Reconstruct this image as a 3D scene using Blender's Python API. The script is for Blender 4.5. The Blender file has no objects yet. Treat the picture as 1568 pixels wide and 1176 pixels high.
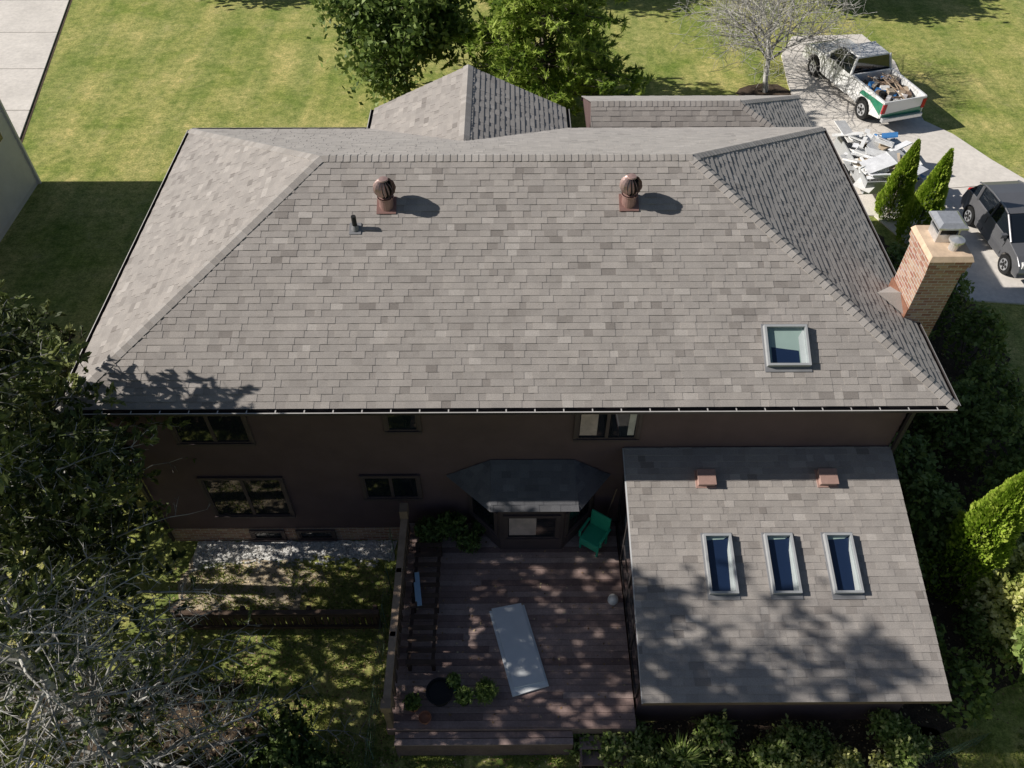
import bpy, math, random
import numpy as np
from mathutils import Vector, Matrix, noise as mnoise
random.seed(7); rng=np.random.default_rng(7)
V=Vector
scene=bpy.context.scene
R_=random.random
def U(a,b): return random.uniform(a,b)

# ------------------------------------------------------------ materials
def mat(name,cols,rough=.85,ns=3,na=.25,bump=0,bs=40,metal=0,spec=.3,trans=0,ns2=None,na2=.2,coat=0,bd=.02,sheen=0):
    m=bpy.data.materials.new(name); m.use_nodes=True; nt=m.node_tree; N=nt.nodes; L=nt.links
    b=N['Principled BSDF']; out=N['Material Output']
    at=N.new('ShaderNodeAttribute'); at.attribute_name='tone'
    cr=N.new('ShaderNodeValToRGB'); el=cr.color_ramp.elements
    if not isinstance(cols,list): cols=[cols]
    if len(cols)==1: cols=cols*2
    while len(el)<len(cols): el.new(.5)
    for i,c in enumerate(cols):
        el[i].position=i/(len(cols)-1); el[i].color=(c[0],c[1],c[2],1)
    L.new(at.outputs['Fac'],cr.inputs['Fac'])
    tc=N.new('ShaderNodeTexCoord')
    col=cr.outputs['Color']
    def mulnoise(col,s,a,det=4):
        nz=N.new('ShaderNodeTexNoise'); nz.inputs['Scale'].default_value=s; nz.inputs['Detail'].default_value=det
        nz.inputs['Roughness'].default_value=.65
        L.new(tc.outputs['Object'],nz.inputs['Vector'])
        mr=N.new('ShaderNodeMapRange'); mr.inputs['From Min'].default_value=.3; mr.inputs['From Max'].default_value=.7
        mr.inputs['To Min'].default_value=1-a; mr.inputs['To Max'].default_value=1+a
        L.new(nz.outputs['Fac'],mr.inputs['Value'])
        mx=N.new('ShaderNodeVectorMath'); mx.operation='SCALE'
        L.new(col,mx.inputs[0]); L.new(mr.outputs['Result'],mx.inputs['Scale'])
        return mx.outputs['Vector']
    if na: col=mulnoise(col,ns,na)
    if ns2: col=mulnoise(col,ns2,na2)
    L.new(col,b.inputs['Base Color'])
    b.inputs['Roughness'].default_value=rough; b.inputs['Metallic'].default_value=metal
    b.inputs['Specular IOR Level'].default_value=spec
    if sheen: b.inputs['Sheen Weight'].default_value=sheen; b.inputs['Sheen Roughness'].default_value=.6
    if coat: b.inputs['Coat Weight'].default_value=coat; b.inputs['Coat Roughness'].default_value=.05
    if bump:
        nz=N.new('ShaderNodeTexNoise'); nz.inputs['Scale'].default_value=bs; nz.inputs['Detail'].default_value=3
        L.new(tc.outputs['Object'],nz.inputs['Vector'])
        bp=N.new('ShaderNodeBump'); bp.inputs['Strength'].default_value=bump; bp.inputs['Distance'].default_value=bd
        L.new(nz.outputs['Fac'],bp.inputs['Height']); L.new(bp.outputs['Normal'],b.inputs['Normal'])
    if trans:
        tr=N.new('ShaderNodeBsdfTranslucent'); L.new(col,tr.inputs['Color'])
        ms=N.new('ShaderNodeMixShader'); ms.inputs[0].default_value=trans
        L.new(b.outputs[0],ms.inputs[1]); L.new(tr.outputs[0],ms.inputs[2]); L.new(ms.outputs[0],out.inputs['Surface'])
    return m

M_shingle=mat('asphalt_shingle',[(.215,.190,.172),(.298,.268,.245),(.335,.304,.279),(.372,.336,.305),(.435,.398,.365)],.9,2.0,.10,.3,120,ns2=70,na2=.24,spec=.3,bd=.003,sheen=.25)
M_shdark=mat('shaded_shingle',[(.11,.11,.118),(.17,.17,.18)],.9,1.2,.1,.3,120,ns2=70,na2=.22,spec=.2,bd=.003)  # darker shingle for the bay roof, tree shade painted into its colour
M_cap=mat('ridge_cap_shingle',[(.30,.272,.248),(.40,.368,.34)],.9,2,.08,.3,120,ns2=70,na2=.2,spec=.3,bd=.003,sheen=.25)
M_siding=mat('dark_brown_siding',(.135,.088,.092),.6,1.5,.12,.1,60,spec=.3,bd=.003)
M_trim=mat('dark_brown_trim',(.105,.078,.078),.5,3,.1)
M_gutter=mat('gutter_metal',(.055,.047,.047),.4,3,.1)
M_lip=mat('gutter_lip',(.5,.48,.46),.4,3,.1)
M_white=mat('white_metal',(.78,.78,.77),.45,4,.06)
M_lgrey=mat('grey_cladding',(.40,.41,.42),.4,4,.08)
M_flash=mat('skylight_flashing',(.24,.24,.25),.5,4,.1)
M_glass=mat('dark_window_glass',(.012,.016,.022),.04,3,0,spec=.9)
M_glassb=mat('blue_skylight_glass',(.018,.034,.085),.2,3,0,spec=.5)
M_curtain=mat('window_curtain',[(.5,.33,.30),(.6,.57,.55)],.8,5,.2)
M_brown=mat('brown_vent_metal',[(.27,.15,.13),(.5,.36,.33)],.35,8,.12,metal=.2,spec=.5)
M_boxv=mat('brown_box_vent_metal',(.40,.26,.22),.45,8,.12,spec=.4)
M_dark=mat('dark_rubber',(.02,.02,.02),.7,8,.1)
M_steel=mat('galvanised_steel',(.65,.66,.68),.32,12,.12,metal=.6)
M_copper=mat('copper_flashing',(.36,.18,.12),.5,10,.2,metal=.3)
M_conc=mat('concrete',(.76,.71,.65),.9,.5,.1,.25,60,ns2=6,na2=.1,bd=.005)
M_deck=mat('deck_boards',[(.21,.14,.125),(.32,.225,.20),(.44,.33,.295)],.75,3,.18,.3,30,ns2=25,na2=.18,bd=.003)
M_rail=mat('weathered_cedar',[(.07,.045,.035),(.46,.33,.23)],.8,5,.2,.3,30,bd=.003)
M_foam=mat('white_foam_board',(.84,.86,.86),.55,3,.04)
M_gravel=mat('white_gravel',[(.55,.53,.5),(.92,.91,.88)],.9,20,.15)
M_dirt=mat('bare_dirt',[(.50,.42,.29),(.58,.48,.35)],.95,2.5,.25,.6,25,ns2=14,na2=.25)
M_mulch=mat('mulch',(.09,.065,.045),.95,4,.4,.8,30,ns2=25,na2=.5)
M_bark=mat('bark',[(.10,.085,.07),(.18,.155,.13)],.95,6,.25,.4,30)
M_greybark=mat('dead_grey_wood',[(.22,.21,.195),(.62,.60,.56)],.9,6,.25)
M_conifer=mat('conifer_needles',[(.036,.055,.017),(.115,.15,.045),(.28,.31,.105)],.6,1.2,.25,trans=.22,spec=.25)
M_leafdk=mat('leaves_dark',[(.03,.06,.014),(.085,.14,.03),(.17,.24,.06)],.5,2,.2,trans=.28,spec=.35)
M_leaf=mat('leaves_green',[(.06,.105,.022),(.17,.25,.055),(.30,.38,.11)],.5,2,.2,trans=.3,spec=.35)
M_garden=mat('perennial_leaves',[(.08,.14,.025),(.25,.35,.08),(.5,.54,.22)],.5,2,.2,trans=.3,spec=.35)
M_pine=mat('pine_needles_bright',[(.12,.20,.03),(.31,.43,.065),(.50,.60,.14)],.6,1,.2,trans=.35,spec=.2)
M_arb=mat('arborvitae_foliage',[(.12,.21,.02),(.30,.44,.04),(.48,.58,.10)],.6,3,.15,trans=.3,spec=.25)
M_varieg=mat('variegated_leaves',[(.14,.2,.035),(.5,.52,.15),(.82,.79,.4)],.6,3,.15,trans=.25,spec=.25)
M_yleaf=mat('yellowing_leaves',[(.10,.11,.018),(.3,.31,.045),(.5,.46,.09)],.6,3,.15,trans=.3,spec=.25)
M_litter=mat('fallen_leaves',[(.16,.09,.045),(.42,.28,.14),(.68,.57,.35)],.8,3,.2)
M_wpaint=mat('white_vehicle_paint',(.82,.82,.81),.25,2,.03,coat=.6,spec=.5)
M_gpaint=mat('green_vehicle_paint',(.02,.22,.12),.3,2,.05,coat=.6,spec=.5)
M_gypaint=mat('grey_vehicle_paint',(.2,.2,.21),.28,2,.04,coat=.8,metal=.4,spec=.5)
M_red=mat('tail_lamp_red',(.45,.02,.02),.2,2,0)
M_lamp=mat('head_lamp',(.7,.7,.68),.1,2,0,spec=.8)
M_blue=mat('blue_plastic',(.05,.2,.48),.4,3,.05)
M_lblue=mat('light_blue_panel',(.4,.58,.74),.5,3,.05)
M_greenpl=mat('green_plastic',(.04,.42,.26),.4,3,.05)
M_debris=mat('building_debris',[(.84,.84,.83),(.5,.42,.32),(.3,.2,.13),(.74,.75,.78)],.7,4,.15)
M_cream=mat('cream_siding',(.72,.71,.67),.7,2,.06)
M_black=mat('black_plastic',(.015,.015,.016),.5,3,.05)
M_terra=mat('terracotta',(.4,.17,.10),.8,4,.15)
M_wire=mat('green_wire',(.12,.2,.14),.5,3,.05)

# brick
M_brick=bpy.data.materials.new('brick'); M_brick.use_nodes=True
nt=M_brick.node_tree; N=nt.nodes; L=nt.links; b=N['Principled BSDF']; b.inputs['Roughness'].default_value=.9
uv=N.new('ShaderNodeUVMap'); br=N.new('ShaderNodeTexBrick')
br.inputs['Scale'].default_value=1; br.inputs['Brick Width'].default_value=.21; br.inputs['Row Height'].default_value=.075; br.inputs['Mortar Size'].default_value=.008
br.inputs['Color1'].default_value=(.36,.16,.11,1); br.inputs['Color2'].default_value=(.58,.40,.29,1); br.inputs['Mortar'].default_value=(.62,.58,.52,1)
L.new(uv.outputs[0],br.inputs['Vector'])
nz=N.new('ShaderNodeTexNoise'); nz.inputs['Scale'].default_value=9; L.new(uv.outputs[0],nz.inputs['Vector'])
mx=N.new('ShaderNodeMix'); mx.data_type='RGBA'; mx.blend_type='MULTIPLY'; mx.inputs[0].default_value=.25
L.new(br.outputs['Color'],mx.inputs[6]); L.new(nz.outputs['Color'],mx.inputs[7]); L.new(mx.outputs[2],b.inputs['Base Color'])
bp=N.new('ShaderNodeBump'); bp.inputs['Distance'].default_value=.006; bp.inputs['Strength'].default_value=.5; bp.invert=True
L.new(br.outputs['Fac'],bp.inputs['Height']); L.new(bp.outputs[0],b.inputs['Normal'])

def lawn_mat():
    m=bpy.data.materials.new('lawn'); m.use_nodes=True; nt=m.node_tree; N=nt.nodes; L=nt.links
    b=N['Principled BSDF']; b.inputs['Roughness'].default_value=.95; b.inputs['Specular IOR Level'].default_value=.1
    tc=N.new('ShaderNodeTexCoord')
    def nz(s,d=5,r=.6,sc=None,rot=.12):
        n=N.new('ShaderNodeTexNoise'); n.inputs['Scale'].default_value=s; n.inputs['Detail'].default_value=d; n.inputs['Roughness'].default_value=r
        if sc:
            mp=N.new('ShaderNodeMapping'); mp.inputs['Scale'].default_value=sc; mp.inputs['Rotation'].default_value=(0,0,rot)
            L.new(tc.outputs['Object'],mp.inputs[0]); L.new(mp.outputs[0],n.inputs['Vector'])
        else: L.new(tc.outputs['Object'],n.inputs['Vector'])
        return n.outputs['Fac']
    def ramp(src,a,bb,c0,c1):
        r=N.new('ShaderNodeValToRGB'); r.color_ramp.elements[0].position=a; r.color_ramp.elements[1].position=bb
        r.color_ramp.elements[0].color=(*c0,1); r.color_ramp.elements[1].color=(*c1,1); L.new(src,r.inputs[0]); return r.outputs[0]
    def mix(f,a,bb,bt='MIX'):
        x=N.new('ShaderNodeMix'); x.data_type='RGBA'; x.blend_type=bt
        if isinstance(f,(int,float)): x.inputs[0].default_value=f
        else: L.new(f,x.inputs[0])
        L.new(a,x.inputs[6]); L.new(bb,x.inputs[7]); return x.outputs[2]
    base=ramp(nz(.38,7,.72),.36,.66,(.25,.32,.08),(.54,.50,.21))
    stripe=ramp(nz(1.0,4,.6,(1.0,.08,1)),.40,.60,(.80,.87,.80),(1.12,1.07,1.07))
    c=mix(1.0,base,stripe,'MULTIPLY')
    c=mix(1.0,c,ramp(nz(3.2,6,.8),.34,.66,(.52,.63,.50),(1.36,1.27,1.3)),'MULTIPLY')
    c=mix(1.0,c,ramp(nz(13,6,.95),.36,.64,(.35,.43,.33),(1.6,1.5,1.5)),'MULTIPLY')
    dry=ramp(nz(1.1,7,.8),.56,.74,(0,0,0),(.65,.65,.65))
    dc=ramp(nz(20,3,.7),.3,.7,(.40,.34,.16),(.70,.60,.34))
    c=mix(dry,c,dc)
    L.new(c,b.inputs['Base Color'])
    bp=N.new('ShaderNodeBump'); bp.inputs['Strength'].default_value=.6; bp.inputs['Distance'].default_value=.03
    L.new(nz(26,4,.8),bp.inputs['Height']); L.new(bp.outputs[0],b.inputs['Normal'])
    return m
M_lawn=lawn_mat()

# ------------------------------------------------------------ builders
def link(o,parent=None):
    scene.collection.objects.link(o)
    if parent: o.parent=parent
    return o
def empty(name,loc=(0,0,0),rz=0):
    e=bpy.data.objects.new(name,None); e.location=loc; e.rotation_euler=(0,0,rz); e.empty_display_size=.5
    return link(e)
class MB:
    def __init__(s): s.v=[];s.f=[];s.m=[];s.c=[];s.uv=None
    def poly(s,pts,m=0,c=.5):
        i=len(s.v); s.v.extend([tuple(p) for p in pts]); s.f.append(tuple(range(i,i+len(pts)))); s.m.append(m); s.c.append(c)
    def box(s,c,sz,m=0,col=.5,M=None,top=1.0):
        x,y,z=sz[0]/2,sz[1]/2,sz[2]/2; c=V(c)
        P=[V((-x,-y,-z)),V((x,-y,-z)),V((x,y,-z)),V((-x,y,-z)),V((-x*top,-y*top,z)),V((x*top,-y*top,z)),V((x*top,y*top,z)),V((-x*top,y*top,z))]
        P=[c+p if M is None else (M@(c+p)) for p in P]
        i=len(s.v); s.v.extend([tuple(p) for p in P])
        for f in ((0,3,2,1),(4,5,6,7),(0,1,5,4),(1,2,6,5),(2,3,7,6),(3,0,4,7)):
            s.f.append(tuple(i+k for k in f)); s.m.append(m); s.c.append(col)
    def bx(s,x0,x1,y0,y1,z0,z1,m=0,col=.5,M=None): s.box(((x0+x1)/2,(y0+y1)/2,(z0+z1)/2),(x1-x0,y1-y0,z1-z0),m,col,M)
    def tube(s,p0,p1,r0,r1=None,n=12,m=0,col=.5,cap=True):
        if r1 is None: r1=r0
        p0=V(p0);p1=V(p1);d=(p1-p0).normalized(); a=d.orthogonal().normalized(); b=d.cross(a)
        i=len(s.v)
        for p,r in((p0,r0),(p1,r1)):
            for k in range(n):
                t=2*math.pi*k/n; s.v.append(tuple(p+a*math.cos(t)*r+b*math.sin(t)*r))
        for k in range(n):
            k2=(k+1)%n; s.f.append((i+k,i+k2,i+n+k2,i+n+k)); s.m.append(m); s.c.append(col)
        if cap:
            s.f.append(tuple(i+n+k for k in range(n))); s.m.append(m); s.c.append(col)
            s.f.append(tuple(i+n-1-k for k in range(n))); s.m.append(m); s.c.append(col)
    def lathe(s,c,prof,n=16,m=0,col=.5,M=None):
        i=len(s.v); c=V(c)
        for (r,z) in prof:
            for k in range(n):
                t=2*math.pi*k/n; p=c+V((r*math.cos(t),r*math.sin(t),z)); s.v.append(tuple(p if M is None else M@p))
        for j in range(len(prof)-1):
            for k in range(n):
                k2=(k+1)%n; s.f.append((i+j*n+k,i+j*n+k2,i+(j+1)*n+k2,i+(j+1)*n+k)); s.m.append(m); s.c.append(col)
    def extr(s,prof,y0,y1,m=0,col=.5,hw=None):
        i=len(s.v); n=len(prof)
        for y in (y0,y1):
            for (x,z) in prof: s.v.append((x,y*(hw(z) if hw else 1),z))
        s.f.append(tuple(i+k for k in range(n))); s.f.append(tuple(i+n+n-1-k for k in range(n)))
        s.m+= [m,m]; s.c+=[col,col]
        for k in range(n):
            k2=(k+1)%n; s.f.append((i+k2,i+k,i+n+k,i+n+k2)); s.m.append(m); s.c.append(col)
    def obj(s,name,mats,parent=None,smooth=False,bevel=0,boxuv=False,fix=True):
        me=bpy.data.meshes.new(name); me.from_pydata(s.v,[],s.f)
        if not isinstance(mats,(list,tuple)): mats=[mats]
        for m in mats: me.materials.append(m)
        me.polygons.foreach_set('material_index',s.m)
        a=me.attributes.new('tone','FLOAT','FACE'); a.data.foreach_set('value',[float(c) for c in s.c])
        if boxuv:
            u=me.uv_layers.new(name='UVMap')
            for p in me.polygons:
                nn=p.normal
                for li in p.loop_indices:
                    co=me.vertices[me.loops[li].vertex_index].co
                    if abs(nn.z)>.7: u.data[li].uv=(co.x,co.y)
                    elif abs(nn.x)>abs(nn.y): u.data[li].uv=(co.y,co.z)
                    else: u.data[li].uv=(co.x,co.z)
        if smooth: me.polygons.foreach_set('use_smooth',[True]*len(me.polygons))
        me.update()
        o=bpy.data.objects.new(name,me); link(o,parent)
        if bevel:
            md=o.modifiers.new('b','BEVEL'); md.width=bevel; md.segments=3; md.limit_method='ANGLE'; md.angle_limit=.6
        return o

# ------------------------------------------------------------ shingled roofs
def clip(poly,axis,val,keep_less):
    out=[]; n=len(poly)
    for i in range(n):
        a=poly[i]; b=poly[(i+1)%n]
        ia=(a[axis]<=val) if keep_less else (a[axis]>=val); ib=(b[axis]<=val) if keep_less else (b[axis]>=val)
        if ia: out.append(a)
        if ia!=ib:
            t=(val-a[axis])/(b[axis]-a[axis]); out.append((a[0]+(b[0]-a[0])*t,a[1]+(b[1]-a[1])*t))
    return out
def roof_face(mb,pts,expo=.145,lift=.0095,tmul=1):
    pts=[V(p) for p in pts]
    n=(pts[1]-pts[0]).cross(pts[2]-pts[0]).normalized()
    if n.z<0: n=-n
    down=(V((0,0,-1))-n*(-n.z)).normalized(); side=n.cross(down)
    o=pts[0]; P=[((p-o).dot(side),(p-o).dot(down)) for p in pts]
    tmax=max(p[1] for p in P); tmin=min(p[1] for p in P)
    mb.poly([p-n*.01 for p in pts],0,.3)
    k=0; t1=tmax
    while t1>tmin+.01:
        t0=t1-expo
        row=clip(clip(P,1,t1,True),1,t0,False)
        if len(row)>=3:
            s0=min(p[0] for p in row); s1=max(p[0] for p in row)
            s=s0-U(0,.6); raised=R_()<.5; rowt=U(-.04,.04)
            while s<s1:
                w=U(.13,.34) if raised else U(.12,.30); q=clip(clip(row,0,s+w,True),0,s,False); s+=w
                if len(q)>=3:
                    ex=.005 if raised else 0
                    r=R_(); tone=(.42+.34*r if raised else .22+.40*r)+rowt
                    if R_()<.05: tone=U(.0,.2)
                    if R_()<.05: tone=U(.8,1)
                    top=[]
                    for p in q:
                        f=(p[1]-t0)/expo
                        top.append(o+side*p[0]+down*p[1]+n*(lift*f+ex))
                    mb.poly(top,0,tone)
                    m=len(top)
                    for i in range(m):
                        a,b2=top[i],top[(i+1)%m]
                        if (a-b2).length>.01 and not(abs(q[i][1]-t0)<1e-5 and abs(q[(i+1)%m][1]-t0)<1e-5):
                            mb.poly([a,a-n*.012,b2-n*.012,b2],0,tone*.8)
                raised=(not raised) if R_()<.7 else raised
        t1=t0; k+=1
def caps(mb,p0,p1,n1,n2,w=.15,expo=.15,h=.02):
    p0=V(p0);p1=V(p1);d=(p1-p0);Ln=d.length;d.normalize()
    n1=V(n1).normalized(); n2=V(n2).normalized()
    a1=n1.cross(d).normalized(); a1 = a1 if a1.dot(n1-n2)>0 else -a1
    a2=n2.cross(d).normalized(); a2 = a2 if a2.dot(n2-n1)>0 else -a2
    up=(n1+n2).normalized(); k=int(Ln/expo)
    for i in range(k+1):
        s0=i*expo; s1=min(Ln+.02,s0+expo*1.25)
        h0=h*.6;h1=h*1.25; t=R_()
        c0=p0+d*s0+up*h0; c1=p0+d*s1+up*h1
        for a in(a1,a2):
            e0=c0+a*w; e1=c1+a*w
            mb.poly([c0,c1,e1,e0],0,t); mb.poly([c1,c1-up*h,e1-up*h,e1],0,t*.5); mb.poly([e0,e1,e1-up*h,e0-up*h],0,t*.5)

# ============================================================ HOUSE
house=empty('brown_house')
EZ=5.6; SL=.467
A=V((-8.6,10.19,EZ));B=V((8.57,10.19,EZ));C=V((8.57,20.17,EZ));D=V((-8.6,20.17,EZ))
R1=V((-3.95,15.18,7.93));R2=V((3.88,15.18,7.93))
def nrm(a,b,c):
    n=(V(b)-V(a)).cross(V(c)-V(a)).normalized(); return n if n.z>0 else -n
nN=nrm(A,B,R1); nL=nrm(A,D,R1); nR=nrm(B,C,R2); nF=nrm(C,D,R1)
rf=MB()
for f in ([A,B,R2,R1],[B,C,R2],[C,D,R1,R2],[D,A,R1]): roof_face(rf,f)
G0=V((-1.05,17.49,6.852));G1=V((-1.05,21.25,6.852)); gl=V((-3.73,21.25,EZ)); gr=V((1.63,21.25,EZ)); gl0=V((-3.73,20.17,EZ)); gr0=V((1.63,20.17,EZ))
roof_face(rf,[gl0,gl,G1,G0]); roof_face(rf,[gr0,gr,G1,G0])
wz=4.6; W=[V((2.3,19.7,wz)),V((9.0,19.7,wz)),V((9.0,23.7,wz)),V((2.3,23.7,wz))]; wr1=V((2.3,20.95,5.95)); wr2=V((6.4,20.95,5.95))
roof_face(rf,[W[0],W[1],wr2,wr1]); roof_face(rf,[W[1],W[2],wr2]); roof_face(rf,[W[2],W[3],wr1,wr2])
rf.obj('roof_shingles',M_shingle,house)
cp=MB()
caps(cp,R1,R2,nN,nF); caps(cp,R1,A,nN,nL); caps(cp,R1,D,nF,nL); caps(cp,R2,B,nN,nR); caps(cp,R2,C,nF,nR)
caps(cp,G0+V((0,.1,0)),G1,nrm(gl0,gl,G1),nrm(gr0,gr,G1))
caps(cp,wr1,wr2,nrm(W[0],W[1],wr2),nrm(W[2],W[3],wr1)); caps(cp,wr2,W[1],nrm(W[0],W[1],wr2),nrm(W[1],W[2],wr2)); caps(cp,wr2,W[2],nrm(W[2],W[3],wr1),nrm(W[1],W[2],wr2))
cp.obj('ridge_caps',M_cap,house)
wl=MB()
wl.bx(-8.15,8.1,10.75,19.6,.0,5.45)
wl.bx(-3.25,1.15,19.55,20.9,0,5.45); wl.poly([(-3.25,20.9,5.45),(1.15,20.9,5.45),(-1.05,20.9,6.6)])
wl.bx(2.7,8.6,19.62,23.2,0,4.5)
wl.poly([(2.35,20.2,4.6),(2.35,23.6,4.6),(2.35,20.95,5.88)])
wl.bx(-8.55,8.52,10.23,20.12,5.44,5.5)
wl.bx(-3.68,1.58,20.13,21.2,5.44,5.5); wl.bx(2.35,8.95,20.2,23.65,4.5,4.56)
z=.56
while z<5.4:
    z2=min(z+.2,5.44)
    wl.poly([(-8.16,10.718,z),(8.11,10.718,z),(8.11,10.742,z2),(-8.16,10.742,z2)],0,U(.3,.7)); wl.poly([(-8.16,10.718,z),(-8.16,10.745,z),(8.11,10.745,z),(8.11,10.718,z)])
    wl.poly([(8.122,10.72,z),(8.122,19.6,z),(8.102,19.6,z2),(8.102,10.72,z2)])
    z=z2
wl.obj('walls',M_siding,house)
fd=MB(); fd.bx(-8.17,8.12,10.705,10.9,-.05,.555); fd.obj('brick_foundation',M_brick,house,boxuv=True)
gt=MB()
def gutter(mb,p0,p1,out,hang=True,lip=1):
    p0=V(p0);p1=V(p1);out=V(out);d=(p1-p0).normalized();up=V((0,0,1))
    pr=[(0,-.01),(0,-.11),(.06,-.11),(.09,-.012),(.07,-.006),(.055,-.095),(.01,-.095),(.01,-.005)]
    for i in range(len(pr)-1):
        a,b=pr[i],pr[i+1]; mb.poly([p0+out*a[0]+up*a[1],p1+out*a[0]+up*a[1],p1+out*b[0]+up*b[1],p0+out*b[0]+up*b[1]],lip if i==3 else 0)
    for p in(p0,p1): mb.poly([p+out*a[0]+up*a[1] for a in pr[:4]],0)
    if hang:
        Ln=(p1-p0).length; k=int(Ln/.55)
        for i in range(k):
            c=p0+d*(.3+i*.55)+up*-.009
            mb.poly([c-d*.012,c+d*.012,c+d*.012+out*.08,c-d*.012+out*.08],1,.5)
gutter(gt,(-8.6,10.17,EZ),(8.57,10.17,EZ),(0,-1,0))
gutter(gt,(-8.62,10.2,EZ),(-8.62,20.17,EZ),(-1,0,0),False)
gutter(gt,(8.59,10.2,EZ),(8.59,20.17,EZ),(1,0,0),False)
gutter(gt,(-8.6,20.19,EZ),(-3.8,20.19,EZ),(0,1,0),False); gutter(gt,(-3.75,20.2,EZ),(-3.75,21.2,EZ),(-1,0,0),False); gutter(gt,(1.65,20.2,EZ),(1.65,21.2,EZ),(1,0,0),False)
gt.obj('gutters',[M_gutter,M_lip],house)
fa=MB(); fa.bx(-8.6,8.57,10.175,10.2,5.43,5.575); fa.bx(-8.61,-8.585,10.2,20.17,5.43,5.575); fa.bx(8.56,8.585,10.2,20.17,5.43,5.575); fa.bx(-8.6,8.57,20.16,20.18,5.43,5.575)
fa.bx(9.0,9.02,19.7,23.7,4.45,4.58); fa.bx(2.3,9.0,23.7,23.72,4.45,4.58)
fa.obj('fascia',M_trim,house)
ds=MB(); ds.bx(8.14,8.22,10.62,10.70,.1,5.35); ds.bx(-8.24,-8.17,10.62,10.70,.1,5.35); ds.obj('downspouts',M_gutter,house)

def window(mb,x0,x1,z0,z1,panes=2,y=10.72,kind=0):
    fr=.07
    mb.bx(x0-fr,x1+fr,y-.05,y,z1,z1+fr,0); mb.bx(x0-fr,x1+fr,y-.07,y,z0-fr,z0,0)
    mb.bx(x0-fr,x0,y-.05,y,z0,z1,0); mb.bx(x1,x1+fr,y-.05,y,z0,z1,0)
    w=(x1-x0)/panes
    for i in range(panes):
        a=x0+w*i; b=a+w
        s=.035; fm=3 if kind==1 else 0
        mb.bx(a,b,y-.035,y-.002,z1-s,z1,fm); mb.bx(a,b,y-.035,y-.002,z0,z0+s,fm)
        mb.bx(a,a+s,y-.035,y-.002,z0+s,z1-s,fm); mb.bx(b-s,b,y-.035,y-.002,z0+s,z1-s,fm)
        mb.poly([(a+s,y-.015,z0+s),(b-s,y-.015,z0+s),(b-s,y-.015,z1-s),(a+s,y-.015,z1-s)],1)
        if kind:
            c=a+s+.02; d=b-s-.02; mm=(c+d)/2
            if i==0: mb.poly([(c,y-.018,z0+.1),(mm+.1,y-.018,z0+.1),(mm+.1,y-.018,z1-.05),(c,y-.018,z1-.05)],2,.4)
            else: mb.poly([(mm+.12,y-.018,z0+.1),(d,y-.018,z0+.1),(d,y-.018,z1-.2),(mm+.12,y-.018,z1-.2)],2,.9)
wn=MB()
window(wn,-2.5,-1.87,4.3,5.15,1); window(wn,1.42,2.66,4.0,5.15,2,kind=2); window(wn,-3.25,-2.05,1.85,2.65,2); window(wn,-6.85,-5.1,1.15,2.6,2); window(wn,-6.9,-5.4,3.92,5.15,2)
window(wn,-6.2,-5.5,.14,.45,1,10.70); window(wn,-5.08,-4.28,.14,.45,1,10.70)
wn.obj('windows',[M_trim,M_glass,M_curtain,M_white],house)

by=MB(); q=[(-.95,10.74),(-.2,9.95),(1.2,9.95),(1.95,10.74)]
for i in range(3):
    (x0,y0),(x1,y1)=q[i],q[i+1]
    by.poly([(x0,y0,.7),(x1,y1,.7),(x1,y1,2.65),(x0,y0,2.65)],0)
    e=V((x1-x0,y1-y0,0)); ln=e.length; e.normalize(); o=V((e.y,-e.x,0)); p0=V((x0,y0,0))
    M=Matrix((( e.x,-o.x,0,x0),(e.y,-o.y,0,y0),(0,0,1,0),(0,0,0,1)))
    sub=MB(); window(sub,.14,ln-.14,1.35,2.2,1,y=0,kind=2 if i==1 else 0)
    off=len(by.v); by.v+= [tuple(M@V(v)) for v in sub.v]; by.f+=[tuple(k+off for k in f) for f in sub.f]; by.m+=sub.m; by.c+=sub.c
by.poly([(-1.35,10.72,2.64),(-.4,9.78,2.64),(1.5,9.78,2.64),(2.2,10.72,2.64)],0)
by.obj('bay_window',[M_trim,M_glass,M_curtain,M_white],house)
br_=MB(); E=[V((-1.4,10.71,2.68)),V((-.4,9.75,2.68)),V((1.5,9.75,2.68)),V((2.25,10.71,2.68))]; T=[V((-.4,10.71,3.25)),V((1.4,10.71,3.25))]
roof_face(br_,[E[1],E[2],T[1],T[0]]); roof_face(br_,[E[0],E[1],T[0]]); roof_face(br_,[E[2],E[3],T[1]])
br_.obj('bay_roof',M_shdark,house)

# sunroom
S=[V((2.45,10.705,3.66)),V((8.15,10.705,3.66)),V((8.12,5.74,2.45)),V((2.43,5.74,2.45))]
sr=MB(); roof_face(sr,S); sr.obj('sunroom_roof',M_shingle,house)
sw=MB()
def sz_(y): return 3.66-(10.705-y)*.2437
x0,x1,y0,y1=2.58,8.0,6.3,10.7
for (xa,ya,xb,yb) in ((x0,y0,x1,y0),(x1,y0,x1,y1),(x0,y1,x0,y0)):
    sw.poly([(xa,ya,0),(xb,yb,0),(xb,yb,sz_(yb)-.08),(xa,ya,sz_(ya)-.08)],0)
sw.poly([(2.45,10.7,3.57),(8.13,10.7,3.57),(8.1,5.77,2.37),(2.45,5.77,2.37)],0)
sw.bx(2.43,8.12,5.745,5.77,2.33,2.44,0)
for xs in (2.43,8.12):
    sw.poly([(xs,5.75,2.30),(xs,10.7,3.51),(xs,10.7,3.64),(xs,5.75,2.43)],0)
sw.poly([(2.415,5.73,2.435),(2.415,10.7,3.65),(2.445,10.7,3.662),(2.445,5.73,2.447)],2)
sw.obj('sunroom_walls',[M_siding,M_glass,M_lgrey],house)
sg=MB()
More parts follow.
